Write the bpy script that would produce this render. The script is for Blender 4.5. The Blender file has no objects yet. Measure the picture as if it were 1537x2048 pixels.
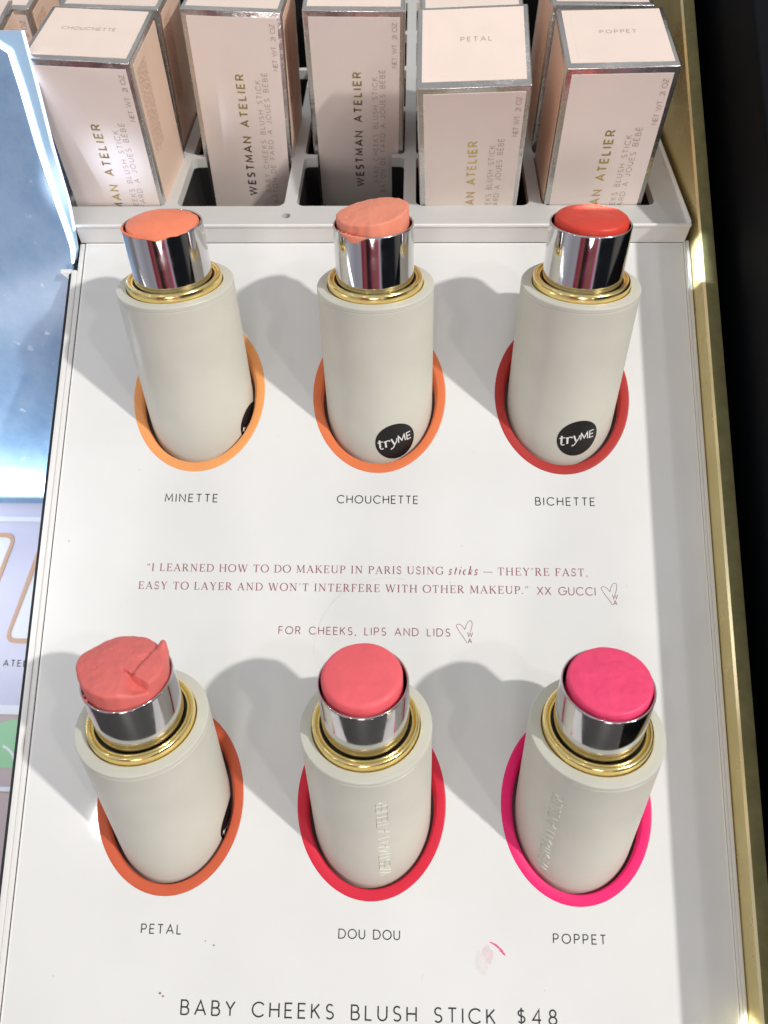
import bpy, bmesh, math, random
import numpy as np
from mathutils import Matrix, Vector, noise as mnoise

S = 0.001                       # the model is written in millimetres
random.seed(7)
scene = bpy.context.scene
col = scene.collection

# ------------------------------------------------------------------ frames
# panel frame: u to the right, v up the sloping panel, n out of it.  World: z up, y away.
TH = math.radians(25.01)
WF = Matrix.Rotation(TH, 4, 'X')
def W(u, v, n):
    return WF @ Vector((u * S, v * S, n * S))
def frame(origin, x, y, z):
    m = Matrix.Identity(4)
    for i, a in enumerate((x, y, z)):
        a = Vector(a).normalized()
        for r in range(3): m[r][i] = a[r]
    for r in range(3): m[r][3] = origin[r] * S
    return m
def panel_matrix(origin, x, y, z):
    return WF @ frame(origin, x, y, z)

# ------------------------------------------------------------------ camera
cd = bpy.data.cameras.new('camera'); cam = bpy.data.objects.new('camera', cd); col.objects.link(cam)
cam.matrix_world = panel_matrix((6.78144, -40.70918, 161.75587), (0.999443, 0.016601, -0.028964),
                                (-0.009933, 0.976173, 0.216767), (0.031873, -0.216358, 0.975794))
cd.sensor_fit = 'VERTICAL'; cd.sensor_height = 36.0
cd.lens = 1554.03 / 2048 * 36.0
cd.clip_start = 0.005; cd.clip_end = 50
cd.dof.use_dof = True; cd.dof.focus_distance = 0.160; cd.dof.aperture_fstop = 26.0
scene.camera = cam

# ------------------------------------------------------------------ the shop around (environment only)
world = bpy.data.worlds.new('World'); scene.world = world; world.use_nodes = True
def build_world():
    nt = world.node_tree; N = nt.nodes; L = nt.links; N.clear()
    out = N.new('ShaderNodeOutputWorld'); bg = N.new('ShaderNodeBackground'); L.new(bg.outputs[0], out.inputs[0])
    tc = N.new('ShaderNodeTexCoord'); sp = N.new('ShaderNodeSeparateXYZ'); L.new(tc.outputs['Generated'], sp.inputs[0])
    def math_(op, a, b=None):
        m = N.new('ShaderNodeMath'); m.operation = op
        for i, v in enumerate((a, b)):
            if v is None: continue
            if isinstance(v, (int, float)): m.inputs[i].default_value = v
            else: L.new(v, m.inputs[i])
        return m.outputs[0]
    neg = math_('MULTIPLY', sp.outputs['Y'], -1.0)
    az = math_('ARCTAN2', sp.outputs['X'], neg)            # 0 towards the shopper, + to the right
    t = math_('ADD', math_('MULTIPLY', az, 1 / (2 * math.pi)), 0.5)
    ramp = N.new('ShaderNodeValToRGB'); L.new(t, ramp.inputs[0]); cr = ramp.color_ramp
    stops = WORLD_STOPS
    while len(cr.elements) > 1: cr.elements.remove(cr.elements[-1])
    cr.elements[0].position = stops[0][0]; cr.elements[0].color = (*stops[0][1], 1)
    for p, c in stops[1:]:
        e = cr.elements.new(p); e.color = (*c, 1)
    up = N.new('ShaderNodeValToRGB'); L.new(math_('ADD', math_('MULTIPLY', sp.outputs['Z'], 0.5), 0.5), up.inputs[0])
    e = up.color_ramp.elements
    e[0].position = 0.62; e[0].color = (0, 0, 0, 1); e[1].position = 0.72; e[1].color = (1, 1, 1, 1)
    noise = N.new('ShaderNodeTexNoise'); noise.inputs['Scale'].default_value = 2.2; noise.inputs['Detail'].default_value = 2
    L.new(tc.outputs['Generated'], noise.inputs[0])
    ceil = N.new('ShaderNodeValToRGB'); L.new(noise.outputs[0], ceil.inputs[0])
    e = ceil.color_ramp.elements; e[0].position = .35; e[0].color = (*CEIL_LO, 1); e[1].position = .65; e[1].color = (*CEIL_HI, 1)
    mx = N.new('ShaderNodeMix'); mx.data_type = 'RGBA'; L.new(up.outputs[0], mx.inputs[0]); L.new(ramp.outputs[0], mx.inputs[6]); L.new(ceil.outputs[0], mx.inputs[7])
    dn = N.new('ShaderNodeValToRGB'); L.new(math_('ADD', math_('MULTIPLY', sp.outputs['Z'], 0.5), 0.5), dn.inputs[0])
    e = dn.color_ramp.elements; e[0].position = 0.26; e[0].color = (1, 1, 1, 1); e[1].position = 0.36; e[1].color = (0, 0, 0, 1)
    m2 = N.new('ShaderNodeMix'); m2.data_type = 'RGBA'; L.new(dn.outputs[0], m2.inputs[0]); L.new(mx.outputs[2], m2.inputs[6]); m2.inputs[7].default_value = (.30, .27, .25, 1)
    L.new(m2.outputs[2], bg.inputs[0]); bg.inputs[1].default_value = WORLD_STRENGTH
WORLD_STRENGTH = .75
CEIL_LO = (.40, .41, .43); CEIL_HI = (.75, .76, .78)
WORLD_STOPS = [(0.0, (.30, .28, .27)), (.10, (.42, .42, .46)), (.20, (.55, .55, .62)), (.27, (.25, .25, .28)), (.30, (.62, .62, .68)), (.36, (.40, .39, .44)),
    (.405, (.46, .45, .48)), (.415, (.30, .02, .08)), (.44, (.34, .10, .09)), (.455, (.03, .015, .015)), (.475, (.06, .03, .03)), (.485, (.38, .03, .12)),
    (.50, (.30, .11, .09)), (.525, (.34, .12, .10)), (.535, (.55, .04, .22)), (.55, (.60, .58, .60)), (.56, (.012, .014, .018)), (.66, (.016, .018, .022)),
    (.68, (.14, .13, .12)), (.76, (.20, .19, .17)), (.80, (.03, .03, .03)), (.9, (.22, .20, .18)), (1.0, (.30, .28, .27))]
build_world()

def spot(name, direction, dist, energy, radius, angle=40, blend=.3, colr=(1, 1, 1), target=(0, 0, 0)):
    d = Vector(direction).normalized()
    l = bpy.data.lights.new(name, 'SPOT'); l.energy = energy; l.shadow_soft_size = radius
    l.spot_size = math.radians(angle); l.spot_blend = blend; l.color = colr
    o = bpy.data.objects.new(name, l); col.objects.link(o)
    p = W(*target) + (WF.to_3x3() @ d) * dist; o.location = p
    o.rotation_euler = (W(*target) - p).to_track_quat('-Z', 'Y').to_euler()
    return o
KEY_E = 103
STRIP_UP, FILL_DN = .042, .036
BEAM_E = .0022
spot('ceiling_or_fill_spot', (.84, .05, 1.0), 2.0, KEY_E, .030, 30, .3, (1.0, .965, .92))
spot('ceiling_or_fill_spot', (-.39, -.20, 1.0), 2.2, 4.5, .034, 30, .3, (1, .98, .95))
spot('ceiling_or_fill_spot', (.62, -.10, 1.0), 2.4, 16, .045, 30, .3, (1.0, .97, .93))
spot('ceiling_or_fill_spot', (-.06, -1.5, 1.0), 2.4, 31, .30, 30, .3, (1, .98, .95))  # soft fill lamp, added in front to brighten the carton faces
for d_ in ((.25, 1.3, 1.0), (-.9, .95, 1.0), (.6, -1.5, 1.0), (-1.3, -.5, 1.0)):
    spot('ceiling_or_fill_spot', d_, 2.3, 3.0, .018, 30, .3, (1, .98, .95))
spot('added_patch_light', (-.50, -.9, .42), .3, 3.2, .004, 3.4, 1.0, (.60, .76, 1.0), (-61, 69, 12))  # unseen bluish spot, added to tint the front of the leftmost carton
def strip_or_fill_lamp(name, pos, aim, sx_, sy_, energy, colr):
    l = bpy.data.lights.new(name, 'AREA'); l.shape = 'RECTANGLE'; l.size = sx_ * S; l.size_y = sy_ * S; l.energy = energy; l.color = colr
    o = bpy.data.objects.new(name, l); col.objects.link(o)
    z = -(WF.to_3x3() @ Vector(aim)).normalized(); x = Vector((1, 0, 0)); y = z.cross(x); x = y.cross(z)
    o.matrix_world = Matrix(((x[0], y[0], z[0], 0), (x[1], y[1], z[1], 0), (x[2], y[2], z[2], 0), (0, 0, 0, 1))); o.location = W(*pos)
def beam(pos, target, lx, ly, energy, colr):
    l = bpy.data.lights.new('added_patch_light', 'AREA'); l.shape = 'RECTANGLE'; l.size = lx * S; l.size_y = ly * S; l.energy = energy; l.color = colr; l.spread = math.radians(1.2)  # unseen narrow area lamp, added to throw a sharp bright patch
    o = bpy.data.objects.new('added_patch_light', l); col.objects.link(o); p, t = W(*pos), W(*target)
    z = (p - t).normalized(); x = (WF.to_3x3() @ Vector((0, 1, 0))); y = z.cross(x).normalized(); x = y.cross(z)
    o.matrix_world = Matrix(((x[0], y[0], z[0], p[0]), (x[1], y[1], z[1], p[1]), (x[2], y[2], z[2], p[2]), (0, 0, 0, 1)))
beam((-65, 66, 125), (70.6, 50.5, 3.4), 12, 4.0, BEAM_E, (.80, .95, 1.0))
beam((-65, -100, 125), (70.6, -115, 3.0), 31, 5.0, BEAM_E * 2.4, (.95, 1.0, 1.0))
strip_or_fill_lamp('strip_or_fill_lamp', (-125, 7.5, -49), (0, .9, .55), 100, 3, STRIP_UP, (.86, .94, 1))
strip_or_fill_lamp('strip_or_fill_lamp', (-135, -20, 10), (.25, 0, -1), 90, 40, FILL_DN, (.93, .95, 1))  # unseen area lamp, added to brighten the lavender display

vs = scene.view_settings
scene.display_settings.display_device = 'sRGB'
vs.view_transform = 'Standard'; vs.look = 'None'; vs.exposure = 0.03; vs.gamma = 1; vs.use_curve_mapping = False
scene.render.engine = 'CYCLES'

# ------------------------------------------------------------------ materials
def srgb(r, g, b):
    f = lambda c: c / 12.92 if c <= .04045 else ((c + .055) / 1.055) ** 2.4
    return tuple(f(x / 255) for x in (r, g, b))
MATS = {}
def mat(name, color, rough=.5, metal=0.0, spec=.5, noise=0.0, nscale=300.0, bump=0.0, bscale=2000.0, rnoise=0.0, emit=None, coat=0.0, sss=0.0, detail=4):
    if name in MATS: return MATS[name]
    m = bpy.data.materials.new(name); m.use_nodes = True; nt = m.node_tree; b = nt.nodes['Principled BSDF']
    b.inputs['Base Color'].default_value = (*color, 1); b.inputs['Roughness'].default_value = rough; b.inputs['Metallic'].default_value = metal
    b.inputs['Specular IOR Level'].default_value = spec; b.inputs['Coat Weight'].default_value = coat; b.inputs['Coat Roughness'].default_value = .05
    if sss: b.inputs['Subsurface Weight'].default_value = sss; b.inputs['Subsurface Scale'].default_value = .0012
    tc = nt.nodes.new('ShaderNodeTexCoord')
    def nz(sc, det=detail):
        n = nt.nodes.new('ShaderNodeTexNoise'); n.inputs['Scale'].default_value = sc; n.inputs['Detail'].default_value = det
        nt.links.new(tc.outputs['Object'], n.inputs['Vector']); return n
    if noise:
        n = nz(nscale); r = nt.nodes.new('ShaderNodeValToRGB'); nt.links.new(n.outputs[0], r.inputs[0])
        e = r.color_ramp.elements; e[0].position = .3; e[1].position = .7
        e[0].color = (*[c * (1 - noise) for c in color], 1); e[1].color = (*[min(1, c * (1 + noise * .5)) for c in color], 1)
        nt.links.new(r.outputs[0], b.inputs['Base Color'])
    if rnoise:
        n = nz(nscale * .7, 6); r = nt.nodes.new('ShaderNodeMapRange'); nt.links.new(n.outputs[0], r.inputs[0])
        r.inputs[1].default_value = .35; r.inputs[2].default_value = .7; r.inputs[3].default_value = rough; r.inputs[4].default_value = rough + rnoise
        nt.links.new(r.outputs[0], b.inputs['Roughness'])
    if bump:
        n = nz(bscale, 5); bp = nt.nodes.new('ShaderNodeBump'); bp.inputs['Strength'].default_value = bump; bp.inputs['Distance'].default_value = .0003
        nt.links.new(n.outputs[0], bp.inputs['Height']); nt.links.new(bp.outputs[0], b.inputs['Normal'])
    if emit:
        b.inputs['Emission Color'].default_value = (*emit[0], 1); b.inputs['Emission Strength'].default_value = emit[1]
    MATS[name] = m
    return m

M_plate = mat('white_acrylic', (.80, .80, .788), .035, spec=.5, noise=.035, nscale=45, rnoise=.07)
M_frame = mat('white_plastic', (.82, .81, .79), .25, noise=.02, nscale=90)
M_edge = mat('polished_edge', (.90, .90, .88), .12)
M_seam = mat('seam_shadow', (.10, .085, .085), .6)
M_black = mat('black_plastic', (.010, .010, .012), .35)
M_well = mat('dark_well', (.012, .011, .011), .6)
M_ivory = mat('ivory_soft_touch', srgb(213, 212, 200), .34, spec=.4, noise=.09, nscale=55, rnoise=.18)
M_gold = mat('polished_gold', (1.0, .80, .34), .19, 1.0)
M_chrome = mat('chrome', (.66, .65, .66), .035, 1.0, rnoise=.12, nscale=420)
M_groove = mat('groove', (.015, .012, .01), .5)
M_ink = mat('black_ink', (.022, .022, .026), .35)
M_mauve = mat('mauve_ink', srgb(152, 92, 98), .4)
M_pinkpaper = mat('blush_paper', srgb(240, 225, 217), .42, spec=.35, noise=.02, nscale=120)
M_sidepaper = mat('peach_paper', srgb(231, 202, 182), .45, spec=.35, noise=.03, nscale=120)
M_toppaper = mat('cream_paper', srgb(245, 226, 214), .45, noise=.03, nscale=150)
M_silver = mat('silver_foil', (.60, .59, .57), .20, .96, noise=.06, nscale=400, bump=.3, bscale=600, rnoise=.12)
M_goldfoil = mat('gold_foil', (.62, .47, .18), .26, 1.0, rnoise=.25, nscale=260)
M_greyink = mat('taupe_ink', srgb(188, 166, 157), .5)
M_fineink = mat('tan_ink', srgb(196, 160, 138), .5)
M_tray = mat('grey_white_tray', (.62, .62, .605), .28, noise=.02, nscale=80, rnoise=.1)
M_brass = mat('brushed_brass', srgb(230, 212, 148), .24, .66, noise=.06, nscale=120, rnoise=.15)
M_brassline = mat('brass_bevel_highlight', srgb(246, 232, 184), .3, .8)  # paler brass: the bevel's ceiling highlight is put into the colour
M_brasstop = mat('worn_brass_edge', srgb(150, 142, 98), .36, .8, noise=.15, nscale=420, rnoise=.2, detail=8)
M_dark = mat('black_lacquer', (.004, .005, .007), .55, spec=.10)
M_white_ink = mat('white_ink', (.80, .80, .78), .4)

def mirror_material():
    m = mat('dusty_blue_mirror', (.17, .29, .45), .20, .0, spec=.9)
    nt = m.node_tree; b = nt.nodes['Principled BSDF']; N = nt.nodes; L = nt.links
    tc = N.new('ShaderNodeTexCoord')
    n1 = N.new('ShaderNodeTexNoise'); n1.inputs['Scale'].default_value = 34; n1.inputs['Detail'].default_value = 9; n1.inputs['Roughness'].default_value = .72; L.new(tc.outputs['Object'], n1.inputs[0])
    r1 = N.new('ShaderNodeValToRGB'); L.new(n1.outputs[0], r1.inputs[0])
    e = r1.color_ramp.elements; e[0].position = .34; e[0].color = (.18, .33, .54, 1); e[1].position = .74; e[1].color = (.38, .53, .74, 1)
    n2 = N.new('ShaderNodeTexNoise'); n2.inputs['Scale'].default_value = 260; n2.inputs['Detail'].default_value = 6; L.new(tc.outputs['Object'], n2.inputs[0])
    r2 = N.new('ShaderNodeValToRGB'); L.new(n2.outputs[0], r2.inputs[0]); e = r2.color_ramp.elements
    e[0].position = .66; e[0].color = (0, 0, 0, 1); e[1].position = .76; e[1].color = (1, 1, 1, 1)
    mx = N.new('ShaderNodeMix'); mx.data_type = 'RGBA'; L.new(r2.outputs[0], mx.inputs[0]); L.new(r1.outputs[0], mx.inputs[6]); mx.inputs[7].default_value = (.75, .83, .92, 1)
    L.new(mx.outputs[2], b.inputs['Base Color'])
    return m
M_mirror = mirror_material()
M_border = mat('pale_blue_border', srgb(176, 212, 244), .25)
M_led = mat('lit_strip', (.9, .95, 1), .4, emit=((.86, .94, 1.0), 3.2))
M_edgeglow = mat('added_acrylic_glow', (.8, .9, 1), .4, emit=((.55, .72, 1.0), 1.3))
M_lav = mat('lavender_acrylic', srgb(214, 216, 238), .22, noise=.03, nscale=40)
M_mauvepl = mat('mauve_acrylic', srgb(196, 182, 186), .3, noise=.04, nscale=40)
M_tan = mat('tan_rim', srgb(206, 168, 140), .4)
M_pale = mat('pale_slot', srgb(235, 240, 250), .3)
M_green = mat('mint_sticker', srgb(160, 214, 172), .4)
M_counter = mat('dark_counter', (.05, .045, .045), .5, noise=.2, nscale=8)

# ------------------------------------------------------------------ objects and tagging
def tag(o, label=None, cat=None, group=None, kind=None):
    if label: o['label'] = label
    if cat: o['category'] = cat
    if group: o['group'] = group
    if kind: o['kind'] = kind
    return o
def empty(name, matrix, label, cat, group=None):
    o = bpy.data.objects.new(name, None); o.empty_display_size = .005; col.objects.link(o); o.matrix_world = matrix
    return tag(o, label, cat, group)
def build(name, verts, faces, m, parent=None, matrix=None, smooth=False, mi=None, auto=None):
    """One mesh object; verts in mm in the parent's (or the given) frame."""
    me = bpy.data.meshes.new(name)
    me.from_pydata([(x * S, y * S, z * S) for x, y, z in verts], [], faces)
    mats = m if isinstance(m, (list, tuple)) else [m]
    for q in mats: me.materials.append(q)
    if mi is not None: me.polygons.foreach_set('material_index', mi)
    if smooth: me.polygons.foreach_set('use_smooth', [True] * len(me.polygons))
    me.update(); me.validate()
    if auto:
        bm = bmesh.new(); bm.from_mesh(me)
        for e in bm.edges:
            if len(e.link_faces) == 2 and e.calc_face_angle(0) > math.radians(auto): e.smooth = False
        bm.to_mesh(me); bm.free()
    o = bpy.data.objects.new(name, me); col.objects.link(o)
    if parent is not None: o.parent = parent
    if matrix is not None: o.matrix_world = matrix
    return o
class Mesh:
    def __init__(s): s.v = []; s.f = []; s.m = []
    def add(s, verts, faces, mi=0):
        k = len(s.v); s.v += [tuple(map(float, p)) for p in verts]; s.f += [tuple(i + k for i in f) for f in faces]; s.m += [mi] * len(faces)
    def box(s, x0, x1, y0, y1, z0, z1, mi=0):
        s.add([(x0, y0, z0), (x1, y0, z0), (x1, y1, z0), (x0, y1, z0), (x0, y0, z1), (x1, y0, z1), (x1, y1, z1), (x0, y1, z1)],
              [(0, 3, 2, 1), (4, 5, 6, 7), (0, 1, 5, 4), (1, 2, 6, 5), (2, 3, 7, 6), (3, 0, 4, 7)], mi)
    def bbox(s, x0, x1, y0, y1, z0, z1, b=.3, mi=0, seg=2):
        bm = bmesh.new()
        vs = [bm.verts.new(p) for p in [(x0, y0, z0), (x1, y0, z0), (x1, y1, z0), (x0, y1, z0), (x0, y0, z1), (x1, y0, z1), (x1, y1, z1), (x0, y1, z1)]]
        for f in [(0, 3, 2, 1), (4, 5, 6, 7), (0, 1, 5, 4), (1, 2, 6, 5), (2, 3, 7, 6), (3, 0, 4, 7)]: bm.faces.new([vs[i] for i in f])
        bmesh.ops.bevel(bm, geom=bm.edges[:], offset=b, segments=seg, affect='EDGES', profile=.5)
        bm.verts.index_update()
        s.add([v.co[:] for v in bm.verts], [tuple(v.index for v in f.verts) for f in bm.faces], mi); bm.free()
    def lathe(s, prof, n=96, mi=0, ex=1.0, cx=0, cy=0, close=False):
        k = len(prof); vs = []; fs = []
        for i in range(n):
            a = 2 * math.pi * i / n
            for r, z in prof: vs.append((cx + r * math.cos(a), cy + r * math.sin(a) * ex, z))
        for i in range(n):
            j = (i + 1) % n
            for q in range(k - 1):
                fs.append((i * k + q, j * k + q, j * k + q + 1, i * k + q + 1))
        s.add(vs, fs, mi)
    def sheet(s, loops, z, mi=0, up=True):
        """flat sheet bounded by the first loop with the other loops cut out"""
        bm = bmesh.new(); es = []
        for lp in loops:
            vs = [bm.verts.new((x, y, z)) for x, y in lp]
            for i in range(len(vs)): es.append(bm.edges.new((vs[i], vs[(i + 1) % len(vs)])))
        bmesh.ops.triangle_fill(bm, use_beauty=True, edges=es, normal=(0, 0, 1 if up else -1))
        bm.verts.index_update(); fs = []
        for f in bm.faces:
            ids = [v.index for v in f.verts]
            if (f.normal.z < 0) == up: ids.reverse()
            fs.append(tuple(ids))
        s.add([v.co[:] for v in bm.verts], fs, mi); bm.free()
    def wall(s, lp, z0, z1, mi=0, inward=False):
        n = len(lp); vs = [(x, y, z0) for x, y in lp] + [(x, y, z1) for x, y in lp]
        fs = [(i, (i + 1) % n, n + (i + 1) % n, n + i) for i in range(n)]
        if inward: fs = [f[::-1] for f in fs]
        s.add(vs, fs, mi)
    def obj(s, name, m, parent=None, matrix=None, smooth=False, auto=None):
        return build(name, s.v, s.f, m, parent, matrix, smooth or bool(auto), s.m if isinstance(m, (list, tuple)) else None, auto)
def ell(cx, cy, a, b, n=112): return [(cx + a * math.cos(2 * math.pi * i / n), cy + b * math.sin(2 * math.pi * i / n)) for i in range(n)]
def rrect(x0, x1, y0, y1, r, k=6):
    out = []
    for cx, cy, a0 in ((x1 - r, y1 - r, 0), (x0 + r, y1 - r, 90), (x0 + r, y0 + r, 180), (x1 - r, y0 + r, 270)):
        for i in range(k + 1):
            a = math.radians(a0 + 90 * i / k); out.append((cx + r * math.cos(a), cy + r * math.sin(a)))
    return out
def copy_tree(o, parent=None):
    c = o.copy(); col.objects.link(c)
    if parent is not None: c.parent = parent
    for ch in list(o.children): copy_tree(ch, c)
    return c

# ------------------------------------------------------------------ lettering: every letter is drawn as pen strokes
def arc(cx, cy, rx, ry, a0, a1, n=14):
    return [(cx + rx * math.cos(math.radians(a0 + (a1 - a0) * i / n)), cy + ry * math.sin(math.radians(a0 + (a1 - a0) * i / n))) for i in range(n + 1)]
SANS = {
 'A': (.84, [[(0, 0), (.42, 1), (.84, 0)], [(.15, .33), (.69, .33)]]),
 'B': (.60, [[(0, 0), (0, 1), (.30, 1)] + arc(.31, .76, .22, .24, 90, -90) + [(0, .52)], [(.31, .52)] + arc(.33, .26, .27, .26, 90, -90) + [(0, 0)]]),
 'C': (.88, [arc(.5, .5, .5, .5, 42, 318, 24)]),
 'D': (.80, [[(0, 0), (0, 1), (.28, 1)] + arc(.30, .5, .5, .5, 90, -90, 20) + [(0, 0)]]),
 'E': (.54, [[(.54, 1), (0, 1), (0, 0), (.54, 0)], [(0, .51), (.48, .51)]]),
 'F': (.52, [[(.52, 1), (0, 1), (0, 0)], [(0, .5), (.46, .5)]]),
 'G': (.96, [arc(.5, .5, .5, .5, 42, 360, 26) + [(.58, .5)]]),
 'H': (.70, [[(0, 0), (0, 1)], [(.70, 0), (.70, 1)], [(0, .52), (.70, .52)]]),
 'I': (.0, [[(0, 0), (0, 1)]]),
 'J': (.40, [[(.40, 1), (.40, .25)] + arc(.19, .24, .21, .25, 0, -160, 10)]),
 'K': (.62, [[(0, 0), (0, 1)], [(.58, 1), (.0, .40)], [(.20, .60), (.62, 0)]]),
 'L': (.48, [[(0, 1), (0, 0), (.48, 0)]]),
 'M': (.92, [[(0, 0), (.07, 1), (.46, .22), (.85, 1), (.92, 0)]]),
 'N': (.74, [[(0, 0), (0, 1), (.74, 0), (.74, 1)]]),
 'O': (1.0, [arc(.5, .5, .5, .5, 0, 360, 32)]),
 'P': (.58, [[(0, 0), (0, 1), (.30, 1)] + arc(.31, .725, .27, .275, 90, -90) + [(0, .45)]]),
 'R': (.62, [[(0, 0), (0, 1), (.30, 1)] + arc(.31, .735, .26, .265, 90, -90) + [(0, .47)], [(.30, .47), (.62, 0)]]),
 'S': (.58, [arc(.30, .745, .25, .255, 35, 270, 14) + arc(.29, .245, .28, .245, 90, -145, 14)[1:]]),
 'T': (.62, [[(0, 1), (.62, 1)], [(.31, 1), (.31, 0)]]),
 'U': (.68, [[(0, 1), (0, .34)] + arc(.34, .34, .34, .34, 180, 360, 16) + [(.68, 1)]]),
 'W': (1.22, [[(0, 1), (.31, 0), (.61, 1), (.91, 0), (1.22, 1)]]),
 'X': (.70, [[(0, 0), (.70, 1)], [(0, 1), (.70, 0)]]),
 'Y': (.68, [[(0, 1), (.34, .47), (.68, 1)], [(.34, .47), (.34, 0)]]),
 'Z': (.64, [[(.02, 1), (.62, 1), (0, 0), (.64, 0)]]),
 '2': (.52, [arc(.26, .74, .25, .26, 165, -30, 14) + [(.0, 0), (.54, 0)]]),
 '1': (.0, [[(0, 0), (0, 1)]]),
 '4': (.64, [[(.48, 0), (.48, 1), (0, .27), (.64, .27)]]),
 '8': (.58, [arc(.29, .755, .23, .245, -90, 270, 24), arc(.29, .255, .29, .255, 90, 450, 24)]),
 '$': (.56, [arc(.29, .72, .24, .20, 35, 270, 14) + arc(.28, .29, .27, .23, 90, -145, 14)[1:], [(.28, 1.10), (.28, -.10)]]),
 '.': (.02, [[(0, 0), (.03, .03)]]),
 ',': (.08, [[(.07, .07), (.0, -.17)]]),
 'É': (.54, [[(.54, 1), (0, 1), (0, 0), (.54, 0)], [(0, .51), (.48, .51)], [(.20, 1.14), (.38, 1.32)]]),
 'Â': (.84, [[(0, 0), (.42, 1), (.84, 0)], [(.15, .33), (.69, .33)], [(.26, 1.14), (.42, 1.30), (.58, 1.14)]]),
}
TK, TN = .14, .06
def sf(x, y, w=.24): return ('n', [(x - w / 2, y), (x + w / 2, y)])
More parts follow.
